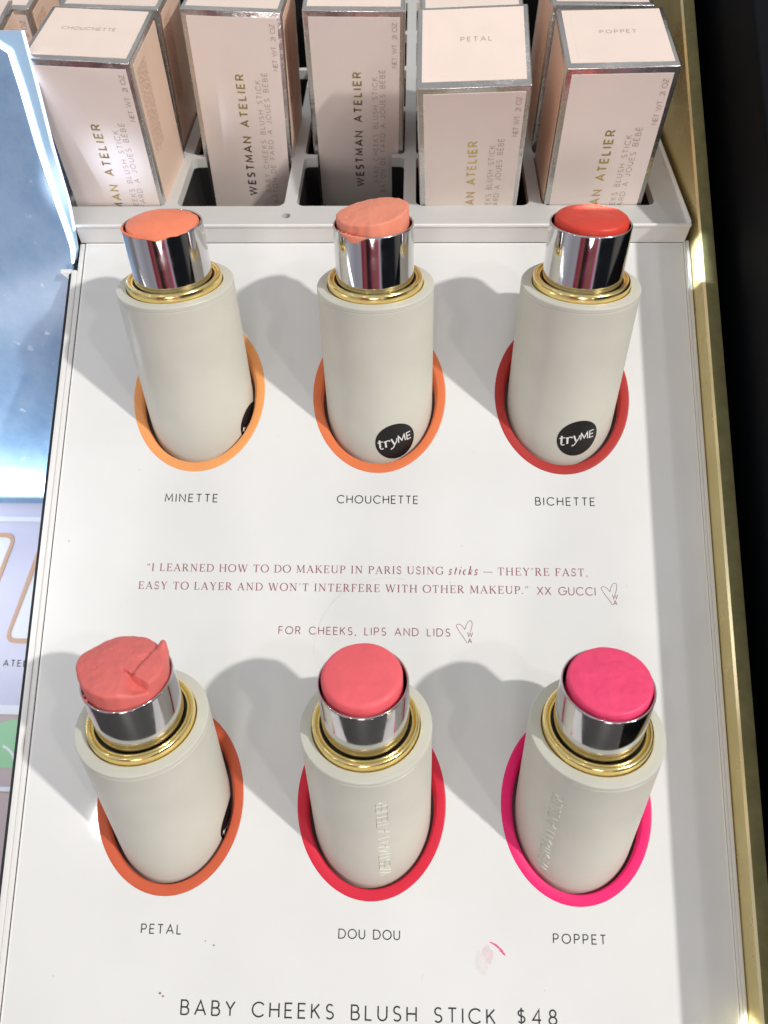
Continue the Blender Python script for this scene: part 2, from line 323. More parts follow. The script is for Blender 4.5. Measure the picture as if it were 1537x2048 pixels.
SERIF = {
 'A': (.76, [('n', [(.08, 0), (.38, 1)]), ('t', [(.36, 1), (.68, 0)]), ('n', [(.18, .34), (.56, .34)]), sf(.08, .02, .22), sf(.68, .02, .24)]),
 'C': (.72, [('v', arc(.42, .5, .40, .5, 50, 310, 22)), ('n', [(.70, .98), (.70, .70)]), ('n', [(.70, .06), (.71, .26)])]),
 'D': (.80, [('t', [(.14, 0), (.14, 1)]), ('v', [(.14, .98), (.36, .98)] + arc(.36, .5, .40, .48, 90, -90, 18) + [(.14, .02)]), sf(.12, .02), sf(.12, .98)]),
 'E': (.62, [('t', [(.14, 0), (.14, 1)]), ('n', [(.02, .98), (.56, .98), (.56, .80)]), ('n', [(.02, .02), (.58, .02), (.60, .24)]), ('n', [(.14, .52), (.44, .52)]), ('n', [(.44, .42), (.44, .62)])]),
 'F': (.58, [('t', [(.14, 0), (.14, 1)]), ('n', [(.02, .98), (.55, .98), (.55, .78)]), ('n', [(.14, .50), (.42, .50)]), ('n', [(.42, .40), (.42, .60)]), sf(.14, .02)]),
 'G': (.80, [('v', arc(.42, .5, .40, .5, 50, 325, 22)), ('n', [(.70, .98), (.70, .70)]), ('t', [(.70, .06), (.70, .42)]), sf(.70, .42, .22)]),
 'H': (.84, [('t', [(.14, 0), (.14, 1)]), ('t', [(.70, 0), (.70, 1)]), ('n', [(.14, .52), (.70, .52)]), sf(.14, .02), sf(.14, .98), sf(.70, .02), sf(.70, .98)]),
 'I': (.28, [('t', [(.14, 0), (.14, 1)]), sf(.14, .02), sf(.14, .98)]),
 'K': (.76, [('t', [(.14, 0), (.14, 1)]), ('n', [(.62, .98), (.16, .46)]), ('t', [(.30, .60), (.70, 0)]), sf(.14, .02), sf(.14, .98), sf(.62, .98, .2), sf(.68, .02, .18)]),
 'L': (.60, [('t', [(.14, 0), (.14, 1)]), ('n', [(.02, .02), (.56, .02), (.58, .26)]), sf(.14, .98)]),
 'M': (.98, [('n', [(.12, 0), (.16, 1)]), ('t', [(.16, 1), (.48, .08)]), ('n', [(.48, .06), (.80, 1)]), ('t', [(.82, 1), (.86, 0)]), sf(.12, .02, .2), sf(.86, .02), sf(.10, .98, .16), sf(.88, .98, .16)]),
 'N': (.84, [('n', [(.14, 0), (.14, 1)]), ('t', [(.14, .98), (.70, .04)]), ('n', [(.70, 0), (.70, 1)]), sf(.14, .02, .2), sf(.70, .98, .22), sf(.08, .98, .16)]),
 'O': (.86, [('v', arc(.43, .5, .40, .5, 0, 360, 30))]),
 'P': (.62, [('t', [(.14, 0), (.14, 1)]), ('v', [(.14, .98), (.30, .98)] + arc(.30, .73, .27, .25, 90, -90, 14) + [(.14, .48)]), sf(.14, .02), sf(.10, .98, .16)]),
 'R': (.72, [('t', [(.14, 0), (.14, 1)]), ('v', [(.14, .98), (.28, .98)] + arc(.28, .74, .25, .24, 90, -90, 14) + [(.14, .50)]), ('t', [(.32, .50), (.64, .02)]), sf(.14, .02), sf(.10, .98, .16), sf(.66, .02, .14)]),
 'S': (.54, [('v', arc(.28, .745, .20, .235, 30, 270, 14) + arc(.27, .255, .22, .235, 90, -150, 14)[1:]), ('n', [(.46, .98), (.46, .74)]), ('n', [(.06, .04), (.06, .28)])]),
 'T': (.68, [('t', [(.34, 0), (.34, 1)]), ('n', [(.03, .76), (.05, .98), (.63, .98), (.65, .76)]), sf(.34, .02)]),
 'U': (.80, [('t', [(.14, 1), (.14, .34)]), ('v', [(.14, .36)] + arc(.41, .32, .27, .31, 180, 360, 16)), ('n', [(.68, .34), (.68, 1)]), sf(.14, .98), sf(.68, .98, .2)]),
 'W': (1.12, [('t', [(.10, 1), (.36, 0)]), ('n', [(.36, .02), (.56, .98)]), ('t', [(.54, 1), (.80, 0)]), ('n', [(.80, .02), (1.03, .98)]), sf(.10, .98), sf(.54, .98, .2), sf(1.03, .98, .18)]),
 'Y': (.74, [('t', [(.10, 1), (.38, .46)]), ('n', [(.38, .46), (.64, .98)]), ('t', [(.38, .48), (.38, 0)]), sf(.10, .98, .2), sf(.64, .98, .18), sf(.38, .02)]),
 ',': (.18, [('t', [(.10, .08), (.10, .02)]), ('n', [(.13, .05), (.05, -.17)])]),
 '.': (.16, [('t', [(.07, .0), (.07, .11)])]),
 '’': (.20, [('t', [(.10, 1.0), (.10, .92)]), ('n', [(.13, .96), (.05, .74)])]),
 '“': (.36, [('t', [(.08, .82), (.08, .74)]), ('n', [(.05, .78), (.12, 1.0)]), ('t', [(.26, .82), (.26, .74)]), ('n', [(.23, .78), (.30, 1.0)])]),
 '”': (.36, [('t', [(.10, 1.0), (.10, .92)]), ('n', [(.13, .96), (.05, .74)]), ('t', [(.28, 1.0), (.28, .92)]), ('n', [(.31, .96), (.23, .74)])]),
}
ITAL = {   # lower case, slanted afterwards
 's': (.40, [('v', arc(.20, .47, .14, .16, 30, 270, 10) + arc(.18, .16, .15, .15, 90, -150, 10)[1:])]),
 't': (.30, [('t', [(.14, .86), (.12, .14)]), ('n', [(.12, .14)] + arc(.20, .10, .08, .08, 180, 300, 6)), ('n', [(.02, .62), (.28, .62)])]),
 'i': (.24, [('t', [(.12, .60), (.11, .12)]), ('n', [(.11, .12)] + arc(.18, .09, .07, .07, 180, 300, 6)), ('n', [(.02, .54), (.12, .62)]), ('t', [(.13, .86), (.13, .94)])]),
 'c': (.38, [('v', arc(.20, .31, .16, .30, 55, 310, 14))]),
 'k': (.44, [('t', [(.10, 1.05), (.08, 0)]), ('n', [(.08, .30)] + arc(.24, .46, .14, .14, 220, -60, 12) + [(.12, .28)]), ('t', [(.18, .30), (.34, .04)]), ('n', [(.34, .04), (.42, .10)])]),
}
def ribbon(M, pts, hw, fmap, k, ridge=0.0):
    """pts 2-D polyline, hw half width (number or list); fmap(x, y, lift) -> 3-D"""
    P = [np.array(p, float) for p in pts]
    Q = [P[0]]; H = [hw if not isinstance(hw, list) else hw[0]]
    for i in range(1, len(P)):
        if np.linalg.norm(P[i] - Q[-1]) > 1e-5: Q.append(P[i]); H.append(hw if not isinstance(hw, list) else hw[i])
    P = Q; n = len(P)
    closed = n > 3 and np.linalg.norm(P[0] - P[-1]) < 1e-4
    if closed: P = P[:-1]; H = H[:-1]; n -= 1
    L = []; R = []
    for i in range(n):
        a = P[i] - P[i - 1] if (i > 0 or closed) else P[1] - P[0]
        b = P[(i + 1) % n] - P[i] if (i < n - 1 or closed) else P[-1] - P[-2]
        a = a / np.linalg.norm(a); b = b / np.linalg.norm(b)
        na = np.array([-a[1], a[0]]); nb = np.array([-b[1], b[0]]); m = na + nb; l = np.linalg.norm(m)
        m = na if l < .2 else m / l
        f = min(2.2, 1 / max(.3, float(m @ na)))
        L.append(P[i] + m * H[i] * f); R.append(P[i] - m * H[i] * f)
    lift = k * .0025
    if ridge:
        vs = [fmap(p[0], p[1], 0) for p in L] + [fmap(p[0], p[1], 0) for p in R] + [fmap(p[0], p[1], ridge) for p in P]
        fs = []
        for i in range(n if closed else n - 1):
            j = (i + 1) % n; fs += [(i, 2 * n + i, 2 * n + j, j), (2 * n + i, n + i, n + j, 2 * n + j)]
    else:
        vs = [fmap(p[0], p[1], lift) for p in L] + [fmap(p[0], p[1], lift) for p in R]
        fs = [(i, n + i, n + (i + 1) % n, (i + 1) % n) for i in range(n if closed else n - 1)]
    M.add(vs, fs)
def sub(pts, step):
    out = [pts[0]]
    for a, b in zip(pts, pts[1:]):
        d = math.hypot(b[0] - a[0], b[1] - a[1]); k = max(1, int(d / step))
        for i in range(1, k + 1): out.append((a[0] + (b[0] - a[0]) * i / k, a[1] + (b[1] - a[1]) * i / k))
    return out
def text(M, s, x0, x1, y, cap, fmap, style='sans', w=.11, ridge=0.0, space=.42, step=None, track0=None):
    """writes s from x0 to x1 on base line y with capital height cap (tracking follows from the length)"""
    G = SANS if style == 'sans' else (SERIF if style == 'serif' else ITAL)
    xs = {'serif': 1.2}.get(style, 1.0)
    adv = [space if c == ' ' else G[c][0] * xs for c in s]
    total = (x1 - x0) / cap
    gap = (total - sum(adv)) / max(1, len(s) - 1)
    squeeze = 1.0
    if gap < .05:
        gap = .05; squeeze = (total - gap * (len(s) - 1)) / sum(adv)
    x = 0; k = 0
    for c, a in zip(s, adv):
        if c != ' ':
            for st in G[c][1]:
                if style == 'sans': pts = st; hw = w * cap / 2
                else:
                    kind, pts = st
                    if kind == 't': hw = TK * cap / 2
                    elif kind == 'n': hw = TN * cap / 2
                    else:
                        hw = []
                        for i in range(len(pts)):
                            a_ = np.array(pts[max(0, i - 1)]); b_ = np.array(pts[min(len(pts) - 1, i + 1)]); d = b_ - a_; l = np.linalg.norm(d) + 1e-9
                            q = abs(d[1]) / l; q = q if c != 's' and c != 'S' else abs(d[0]) / l
                            hw.append((TN + (TK - TN) * q ** 1.3) * cap / 2)
                sl = .24 if style == 'ital' else 0
                q = [((px * xs * squeeze + x + sl * py) * cap + x0, py * cap + y) for px, py in pts]
                if step and not isinstance(hw, list): q = sub(q, step)
                ribbon(M, q, hw, fmap, k % 5, ridge); k += 1
        x += a * squeeze + gap

# ================================================================== STRUCTURE
# the counter everything stands on
c = Mesh(); c.box(-420, 420, -420, 420, -150, -140); c.obj('counter', M_counter)
tag(bpy.data.objects['counter'], kind='structure')

# ------------------------------------------------------------------ the sloping tester panel
ROW = {0: 21.81542, 1: -63.4332}
CENT = [((i % 3 - 1) * 40.0, ROW[i // 3]) for i in range(6)]
RA, RB, IA, IB = 14.62, 18.06, 12.30, 15.45
P0M = panel_matrix((0, 0, 0), (1, 0, 0), (0, 1, 0), (0, 0, 1))
display = empty('tester_display', P0M, 'white glossy sloping tester panel with six oval holes and printed text', 'display stand')
m = Mesh(); V0, V1 = -122.0, 58.5
m.sheet([[(-68.85, V0), (68.3, V0), (68.3, V1), (-68.85, V1)]] + [ell(cx, cy, IA + .6, IB + .6) for cx, cy in CENT], 0)
m.obj('panel_plate', M_plate, display)
for b in ((-69.25, -68.86, V0, V1 + .3), (68.31, 68.62, V0, V1 + .3), (-68.84, 68.29, V1 + .01, V1 + .3)):
    m = Mesh(); m.box(*b, -2, -.02); m.obj('plate_edge', M_edge, display)
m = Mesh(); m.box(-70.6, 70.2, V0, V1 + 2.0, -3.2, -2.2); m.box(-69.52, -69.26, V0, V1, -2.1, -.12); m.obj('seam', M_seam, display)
for x0, x1, y1, z1 in ((-70.62, -69.53, V1 + .2, .02), (-71.85, -70.68, 51.8, .28), (68.72, 69.28, V1 + .8, .12), (69.31, 70.05, V1 + .8, .22)):
    m = Mesh(); m.bbox(x0, x1, V0, y1, -2.1, z1, .11); m.obj('frame_lip', M_frame, display, auto=40)
m = Mesh(); m.box(-72.55, -71.87, V0, 51.0, -70, -.05); m.box(-71.8, 70.0, V0, V0 + 1, -60, -2.2); m.box(-71.8, 70.0, -110, 40, -62, -60)
m.obj('side_wall', M_black, display)
m = Mesh(); m.add([(-74.6, 51.2, -.1), (-72.0, 51.2, -.1), (-72.0, 51.2, -7), (-72.7, 51.2, -7), (-74.6, 52.2, -.1), (-72.0, 52.2, -.1), (-72.0, 52.2, -7), (-72.7, 52.2, -7)],
      [(0, 1, 2, 3), (7, 6, 5, 4), (4, 5, 1, 0), (5, 6, 2, 1), (6, 7, 3, 2), (7, 4, 0, 3)]); m.obj('corner_clip', M_frame, display)

RINGC = [srgb(245, 166, 100), srgb(234, 126, 78), srgb(184, 54, 50), srgb(210, 97, 64), srgb(222, 40, 66), srgb(250, 34, 118)]
RINGN = ['light orange', 'orange', 'dark red', 'burnt orange', 'crimson', 'hot pink']
TANT = math.tan(math.radians(37.57))
for (cx, cy), c3, nm in zip(CENT, RINGC, RINGN):
    mr = mat('ring_' + nm.replace(' ', '_'), c3, .5, spec=.35, noise=.05, nscale=160)
    m = Mesh(); k = 112
    prof = [(RA, RB, .005), (RA - .05, RB - .05, .05), (RA - .3, RB - .3, .06), (IA + .62, IB + .62, .06), (IA + .55, IB + .55, .02), (IA + .12, IB + .12, -.62), (IA + .03, IB + .03, -.75), (IA, IB, -1.2), (IA, IB, -2.6)]
    vs = []
    for a, b, z in prof:
        for i in range(k):
            t = 2 * math.pi * i / k; vs.append((a * math.cos(t), b * math.sin(t) + z * TANT * (1 if z < 0 else 0), z))
    fs = [(q * k + i, q * k + (i + 1) % k, (q + 1) * k + (i + 1) % k, (q + 1) * k + i) for q in range(len(prof) - 1) for i in range(k)]
    m.add(vs, fs)
    o = m.obj('hole_ring', mr, display, P0M @ Matrix.Translation((cx * S, cy * S, 0)), smooth=True); o['label'] = nm + ' oval ring round a hole'
    m = Mesh(); vs = []
    for z in (-2.6, -34):
        for i in range(k):
            t = 2 * math.pi * i / k; vs.append((IA * math.cos(t), IB * math.sin(t) + z * TANT, z))
    m.add(vs, [(i, (i + 1) % k, k + (i + 1) % k, k + i) for i in range(k)] + [tuple(range(k, 2 * k))])
    m.obj('hole_well', M_well, display, P0M @ Matrix.Translation((cx * S, cy * S, 0)))

def fp(x, y, l): return (x, y, .03 + l)
def write(name, items, m_, label):
    m = Mesh()
    for it in items: text(m, *it[0], fp, **it[1])
    o = m.obj(name, m_, display); o['label'] = label
for s, a, b, y, cap in (('MINETTE', -45.76, -34.46, -3.0, 1.67), ('CHOUCHETTE', -8.56, 8.68, -2.96, 1.66), ('BICHETTE', 33.74, 46.17, -3.02, 1.67),
                        ('PETAL', -43.76, -36.1, -88.1, 1.58), ('DOU DOU', -5.74, 5.83, -88.05, 1.57), ('POPPET', 34.91, 44.69, -87.87, 1.57)):
    write('shade_name', [((s, a, b, y, cap), dict(w=.125))], M_ink, 'small black capitals under a ring')
write('title_lettering', [(('BABY CHEEKS BLUSH STICK', -35.08, 23.71, -101.85, 2.4), dict(w=.115)), (('$48', 27.91, 35.09, -101.65, 2.38), dict(w=.115))], M_ink, 'large black capitals and price')
m = Mesh()
text(m, '“I LEARNED HOW TO DO MAKEUP IN PARIS USING', -48.54, 14.12, -18.1, 1.58, fp, 'serif', space=.30)
text(m, 'sticks', 15.12, 21.2, -18.1, 1.75, fp, 'ital')
ribbon(m, [(22.42, -17.5), (24.44, -17.5)], .055, fp, 0)
text(m, 'THEY’RE FAST,', 25.47, 44.1, -18.1, 1.58, fp, 'serif', space=.30)
text(m, 'EASY TO LAYER AND WON’T INTERFERE WITH OTHER MAKEUP.”', -50.02, 31.77, -21.95, 1.58, fp, 'serif', space=.30)
text(m, 'XX GUCCI', 33.61, 45.48, -22.05, 1.60, fp, w=.115)
text(m, 'FOR CHEEKS, LIPS AND LIDS', -19.86, 15.5, -30.87, 1.49, fp, w=.12)
def heart(x0, y0, s):
    pts = [(.66, .02), (.60, .05), (.45, .24), (.22, .48), (.04, .72), (.02, .80), (.10, .84), (.22, .83), (.36, .76), (.47, .64), (.50, .62), (.54, .72), (.62, .87), (.72, .98), (.84, 1.0), (.90, .93), (.91, .80), (.86, .64), (.80, .52)]
    P = np.array(pts); out = []
    for i in range(len(P) - 1):      # rounded pen line
        p0 = P[max(i - 1, 0)]; p1 = P[i]; p2 = P[i + 1]; p3 = P[min(i + 2, len(P) - 1)]
        for t in np.linspace(0, 1, 5)[:-1]:
            out.append(tuple(.5 * (2 * p1 + (p2 - p0) * t + (2 * p0 - 5 * p1 + 4 * p2 - p3) * t * t + (3 * p1 - p0 - 3 * p2 + p3) * t ** 3)))
    out.append(tuple(P[-1]))
    ribbon(m, [(x0 + p[0] * s * .78, y0 + p[1] * s) for p in out], .055, fp, 1)
    text(m, 'W', x0 + s * .50, x0 + s * .73, y0 + s * .30, s * .185, fp, w=.17)
    text(m, 'A', x0 + s * .53, x0 + s * .70, y0 + s * .03, s * .185, fp, w=.17)
heart(46.7, -24.1, 4.6); heart(16.75, -32.3, 4.65)
m.obj('quote_lettering', M_mauve, display)['label'] = 'mauve quotation with two small pen drawn hearts'

# smears and crumbs of make-up left on the panel
def smear(name, cx, cy, pts, m_, lab, z=.02):
    m = Mesh(); vs = [(cx, cy, z)] + [(cx + x, cy + y, z) for x, y in pts]; n = len(pts)
    m.add(vs, [(0, 1 + i, 1 + (i + 1) % n) for i in range(n)]); o = m.obj(name, m_, display); o['label'] = lab
M_sm1 = mat('pink_smear', srgb(236, 84, 138), .4); M_sm2 = mat('faint_smear', srgb(226, 206, 206), .3, noise=.08, nscale=900); M_sm3 = mat('brown_fleck', srgb(150, 130, 112), .6)
rnd = random.Random(3)
m = Mesh()
for i in range(16):
    t = i / 15; x = 23.4 + 2.3 * t + rnd.uniform(-.1, .1); y = -88.2 - 1.9 * t ** 1.6; l = rnd.uniform(.4, .85)
    ribbon(m, [(x - l * .7, y + l * .3), (x + l * .3, y - l * .2)], rnd.uniform(.05, .13), lambda a, b, l_: (a, b, .035 + l_), i % 5)
m.obj('makeup_smear', M_sm1, display)['label'] = 'bright pink smear of make-up'
def blob(cx, cy, rx, ry, rot, m_, lab, sd, z):
    pts = []
    for k in range(40):
        t = 2 * math.pi * k / 40; q = 1 + .45 * mnoise.noise(Vector((1.4 * math.cos(t) + sd, 1.4 * math.sin(t), sd)))
        x, y = rx * q * math.cos(t), ry * q * math.sin(t); pts.append((x * math.cos(rot) - y * math.sin(rot), x * math.sin(rot) + y * math.cos(rot)))
    smear('makeup_smear', cx, cy, pts, m_, lab, z)
M_s1 = mat('rub_mark', srgb(230, 225, 221), .2, noise=.05, nscale=900); M_s2 = mat('rosy_rub_mark', srgb(229, 214, 214), .2, noise=.06, nscale=900)
blob(21.3, -91.8, 1.1, 1.9, .3, M_s1, 'pale rub mark on the panel', 1.0, .008)
blob(22.5, -90.1, .9, 1.6, .2, M_s2, 'rosy rub mark under the pink smear', 2.0, .013)
M_scr = mat('hairline_scratch', srgb(206, 205, 202), .4)
m = Mesh(); ribbon(m, arc(3, -34, 15.5, 15.0, 78, 184, 40), .035, lambda a, b, l_: (a, b, .006), 0); ribbon(m, arc(3.4, -33.5, 15.3, 15.6, 100, 150, 30), .025, lambda a, b, l_: (a, b, .009), 1)
m.obj('scratch', M_scr, display)['label'] = 'faint circular hairline scratch'
for x, y, l, a in ((20.3, 8.2, 1.2, .6), (-22, -62, 1.0, 1.3), (47, -60, 1.6, .9), (-52, -25, .9, 2.2), (10, -95, 1.4, 1.2), (-30, 10, .8, .3), (58, 5, 1.1, 2.0)):
    m = Mesh(); ribbon(m, [(x, y), (x + l * math.cos(a) * .5, y + l * math.sin(a) * .5 + .05), (x + l * math.cos(a), y + l * math.sin(a))], .035, lambda a_, b_, l_: (a_, b_, .006), 0); m.obj('scratch', M_scr, display)
for x, y, r in ((-65.9, -11.9, .16), (-39.3, -98.4, .28), (-38.7, -98.9, .22), (-29.6, -89.9, .2), (-31.3, -89.2, .14), (15.5, -19.8, .1), (42, -62, .08), (-52, 4, .09), (-22, 12, .07), (21, 30, .07), (18, -12, .08), (-60, -96, .1), (4, -79, .08), (33, -96, .07), (52, -20, .08), (-33, -48, .07)):
    m = Mesh(); m.lathe([(0.001, .12), (r * .7, .09), (r, .01)], 7, cx=x, cy=y, ex=.8); m.obj('dirt_fleck', M_sm3, display)

# ------------------------------------------------------------------ brass wall and black partition on the right
brass = empty('brass_wall', panel_matrix((70.2, 0, -40), (1, 0, 0), (0, 1, 0), (0, 0, 1)), 'long brass wall with worn top edge along the right of the white panel', 'wall')
m = Mesh(); B0, B1 = -124, 330
m.box(0, 3.0, B0, B1, -60, 45.6); m.obj('wall_face', M_brass, brass)
m = Mesh(); pr = [(-.02, 45.62), (.36, 46.2), (2.9, 46.25), (3.02, 46.12), (3.02, 45.62)]
m.add([(x, B0, z) for x, z in pr] + [(x, B1, z) for x, z in pr], [(i, i + 1, i + 6, i + 5) for i in range(4)] + [(4, 3, 2, 1, 0), (5, 6, 7, 8, 9)])
m.m = [1, 0, 0, 0, 0, 0]; m.obj('top_edge', [M_brasstop, M_brassline], brass)
part = empty('black_partition', panel_matrix((77.2, 0, -40), (1, 0, 0), (0, 1, 0), (0, 0, 1)), 'tall black lacquered partition standing beyond the brass wall', 'partition')
m = Mesh(); m.bbox(0, 14, B0, B1, -60, 64.6, .8, 0, 3); m.obj('board', M_dark, part, auto=30)
m = Mesh(); m.box(-3.9, -.1, B0, B1, 10, 10.6); m.obj('gap_floor', M_black, part)

# ------------------------------------------------------------------ the stock tray with square cells (world axes)
TO = WF @ Vector((0, 61.017 * S, 4 * S))
TM = Matrix.Translation(TO)
tray = empty('stock_tray', TM, 'pale grey tray with square cells holding the front cartons above the white panel', 'tray')
colx = [(-74.8, -51.3), (-48.5, -23.1), (-20.2, 4.8), (7.7, 34.0), (36.8, 62.8)]
arms = [(29.4 + 24.6 * r, 31.2 + 24.6 * r) for r in range(5)]
def cell_column(a, b, L):
    r = 1.8; right = []; left = []
    for s1, s2 in arms:
        right += [(b, s1 - .9), (b - .3, s1 - .3), (b - .9, s1), (b - L, s1 + .1), (b - L, s2 - .1), (b - .9, s2), (b - .3, s2 + .3), (b, s2 + .9)]
        left += [(a, s1 - .9), (a + .3, s1 - .3), (a + .9, s1), (a + L, s1 + .1), (a + L, s2 - .1), (a + .9, s2), (a + .3, s2 + .3), (a, s2 + .9)]
    f = [(a + r - r * math.sin(t), 7.7 + r - r * math.cos(t)) for t in np.linspace(math.pi / 2, 0, 6)] + [(b - r + r * math.sin(t), 7.7 + r - r * math.cos(t)) for t in np.linspace(0, math.pi / 2, 6)]
    return f + right + [(b, 146), (a, 146)] + left[::-1]
loops = [[(-70.4, -.2), (69.0, -.2), (69.0, 150), (-76.5, 150), (-76.5, 9), (-75.2, 7.2)]]
holes = [cell_column(a, b, 3.2 if i in (1, 2) else 1.2) for i, (a, b) in enumerate(colx)]
screw = ell(-22.2, 3.7, 1.05, 1.05, 24)
m = Mesh(); m.sheet(loops + holes + [screw], 0); 
for h in holes: m.wall(h, -2.4, 0, inward=True)
m.wall(screw, -3, 0, inward=True)
m.obj('cell_grid', M_tray, tray)
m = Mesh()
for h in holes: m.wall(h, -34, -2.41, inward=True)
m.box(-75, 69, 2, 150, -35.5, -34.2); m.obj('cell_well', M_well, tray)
m = Mesh()
m.bbox(-70.4, 69.3, -.75, -.05, -.3, .35, .22); m.bbox(68.3, 69.3, -.04, 150, -.3, .75, .25)
m.obj('rim', M_edge, tray, auto=40)
m = Mesh()   # the step down to the panel
Y0, Z0 = (WF @ Vector((0, 58.95, 0)) - TO / S).yz
m.add([(-70.4, Y0, Z0), (69.0, Y0, Z0), (69.2, -.5, -.2), (-70.4, -.5, -.2), (68.2, Y0 + 1.2, Z0 + .3), (69.2, Y0 + 8, Z0 + 1)], [(0, 1, 2, 3), (1, 5, 2)])
m.obj('step_face', M_frame, tray)

# cartons
BW, BD, BH = 22.36, 22.32, 64.0
def make_carton(top_text, partial=False):
    pass
def rotm(a, b, c): return Matrix.Rotation(c, 3, 'Z') @ Matrix.Rotation(b, 3, 'Y') @ Matrix.Rotation(a, 3, 'X')
def carton_matrix(u0, s0, rx, ry, rz, L):
    R3 = rotm(rx, ry, rz); base = TO + Vector((u0 * S, s0 * S, 0)) + R3 @ Vector((-BW / 2 * S, 0, (L - BH) * S))
    mm = R3.to_4x4(); mm.translation = base; return mm
m = Mesh(); m.bbox(0, BW, 0, BD, 0, BH, .32, 0, 3); bm_carton = m
def carton_parts(root):
    bm_carton.obj('foil_shell', M_silver, root, auto=35)
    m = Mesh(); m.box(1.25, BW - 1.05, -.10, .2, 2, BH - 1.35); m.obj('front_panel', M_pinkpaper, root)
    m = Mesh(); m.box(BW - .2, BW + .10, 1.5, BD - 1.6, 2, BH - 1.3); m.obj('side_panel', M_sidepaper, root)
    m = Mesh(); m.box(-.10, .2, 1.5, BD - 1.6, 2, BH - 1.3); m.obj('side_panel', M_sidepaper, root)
    m = Mesh(); m.box(1.0, BW - 1.0, 1.6, BD - .9, BH - .2, BH + .08); m.sheet([rrect(2.6, BW - 2.4, 2.9, BD - 2.0, .5, 4)], BH + .10)
    m.wall(rrect(2.6, BW - 2.4, 2.9, BD - 2.0, .5, 4), BH + .05, BH + .10); m.obj('top_label', M_toppaper, root)
    ff = lambda a, b, l: (-b, -.13 - l, a)      # text running upwards on the front
    def up(s, zc, z0, z1, cap, m_, name, w):
        m = Mesh(); text(m, s, BH + z0, BH + z1, -(zc + cap / 2), cap, ff, w=w); m.obj(name, m_, root)
    up('WESTMAN ATELIER', 11.5, -42.8, -13.3, 1.75, M_goldfoil, 'foil_lettering', .20)
    m = Mesh()
    text(m, 'BABY CHEEKS BLUSH STICK', BH - 41.8, BH - 14.4, -(15.6 + .6), 1.15, ff, w=.12)
    text(m, 'BÂTON DE FARD A JOUES BÉBÉ', BH - 44.6, BH - 12.7, -(17.35 + .6), 1.15, ff, w=.12)
    text(m, 'NET WT. .21 OZ.', BH - 12.1, BH - 2.3, -(20.1 + .5), 1.0, ff, w=.13)
    m.obj('small_lettering', M_greyink, root)
    m = Mesh(); rr = random.Random(5); k = 0     # block of fine print on the right side
    for j in range(11):
        y = 3.0 + j * .62; z = BH - 3.0
        while z > BH - 21:
            l = rr.uniform(.5, 1.6)
            ribbon(m, [(z, y), (z - l, y)], .11, lambda a, b, l_: (BW + .125 + l_, b, a), 0); z -= l + .35
    m.obj('fine_print', M_fineink, root)
GROUP = 'pink cartons with silver edges standing in the tray'
def top_word(root, s, a, b, y=12.2, cap=1.15):
    m = Mesh(); text(m, s, a, b, y, cap, lambda x, yy, l: (x, yy, BH + .13 + l), w=.13); m.obj('top_lettering', M_greyink, root)
specs = [
 ((-62.55, 8.6, .065, .0382, -.035, 32.75), 'pink carton nearest the blue mirror with a rubbed top and blue light on its front', ('CHOUCHETTE', 5.0, 16.4)),
 ((-34.44, 29.5, -.012, .036, -.024, 33.1), 'upright pink carton behind an empty cell, second from the blue mirror, lid cut off', None),
 ((-6.86, 32.0, .106, .018, .006, 33.43), 'mauve shaded pink carton behind an empty cell, above the central peach stick', None),
 ((19.86, 7.78, .2973, -.0347, -.0168, 31.84), 'pink carton tipped back with its whole pale square lid facing up', ('PETAL', 8.7, 14.8)),
 ((48.49, 8.03, .1107, -.0107, .0031, 31.55), 'pink carton beside the brass wall with a bent dented lid', ('POPPET', 8.0, 15.3)),
 ((-63.02, 34.25, -.023, .043, .011, 32.0), 'pink carton in the row behind the rubbed carton, only its lid edge showing', None),
 ((19.76, 34.25, .173, -.008, -.001, 32.28), 'pink carton behind the tipped back one, only a strip of lid showing', ('PETAL', 8.7, 14.8)),
 ((47.9, 34.3, .0, .018, .002, 31.77), 'pink carton behind the dented lid, in the second row by the brass wall', None),
 ((-92.58, 34.24, .033, .067, .042, 33.2), 'pink carton behind the top of the blue mirror with its front edge showing', None),
 ((-90.76, 14.0, -.078, .009, .193, 34.57), 'pink carton tilted behind the blue mirror at the very edge of the picture', None),
]
proto = None
for i, (pose, lab, tw) in enumerate(specs):
    mm = carton_matrix(*pose)
    if proto is None:
        proto = empty('carton', mm, lab, 'carton', GROUP); carton_parts(proto); r = proto
    else:
        r = proto.copy(); col.objects.link(r); r.matrix_world = mm; r['label'] = lab
        for ch in list(proto.children):
            if ch.name.startswith('top_lettering'): continue
            c_ = ch.copy(); col.objects.link(c_); c_.parent = r
    r['_tw'] = 0
    del r['_tw']
    specs[i] = (r, tw)
for r, tw in specs:
    if tw: top_word(r, *tw)
# shelf under the cartons behind the mirror
m = Mesh(); m.bbox(-135, -78, 12, 150, -30, -26.2, .4); o = m.obj('stock_shelf', M_tray, None, TM); tag(o, 'grey shelf hidden behind the blue mirror carrying two cartons', 'shelf')

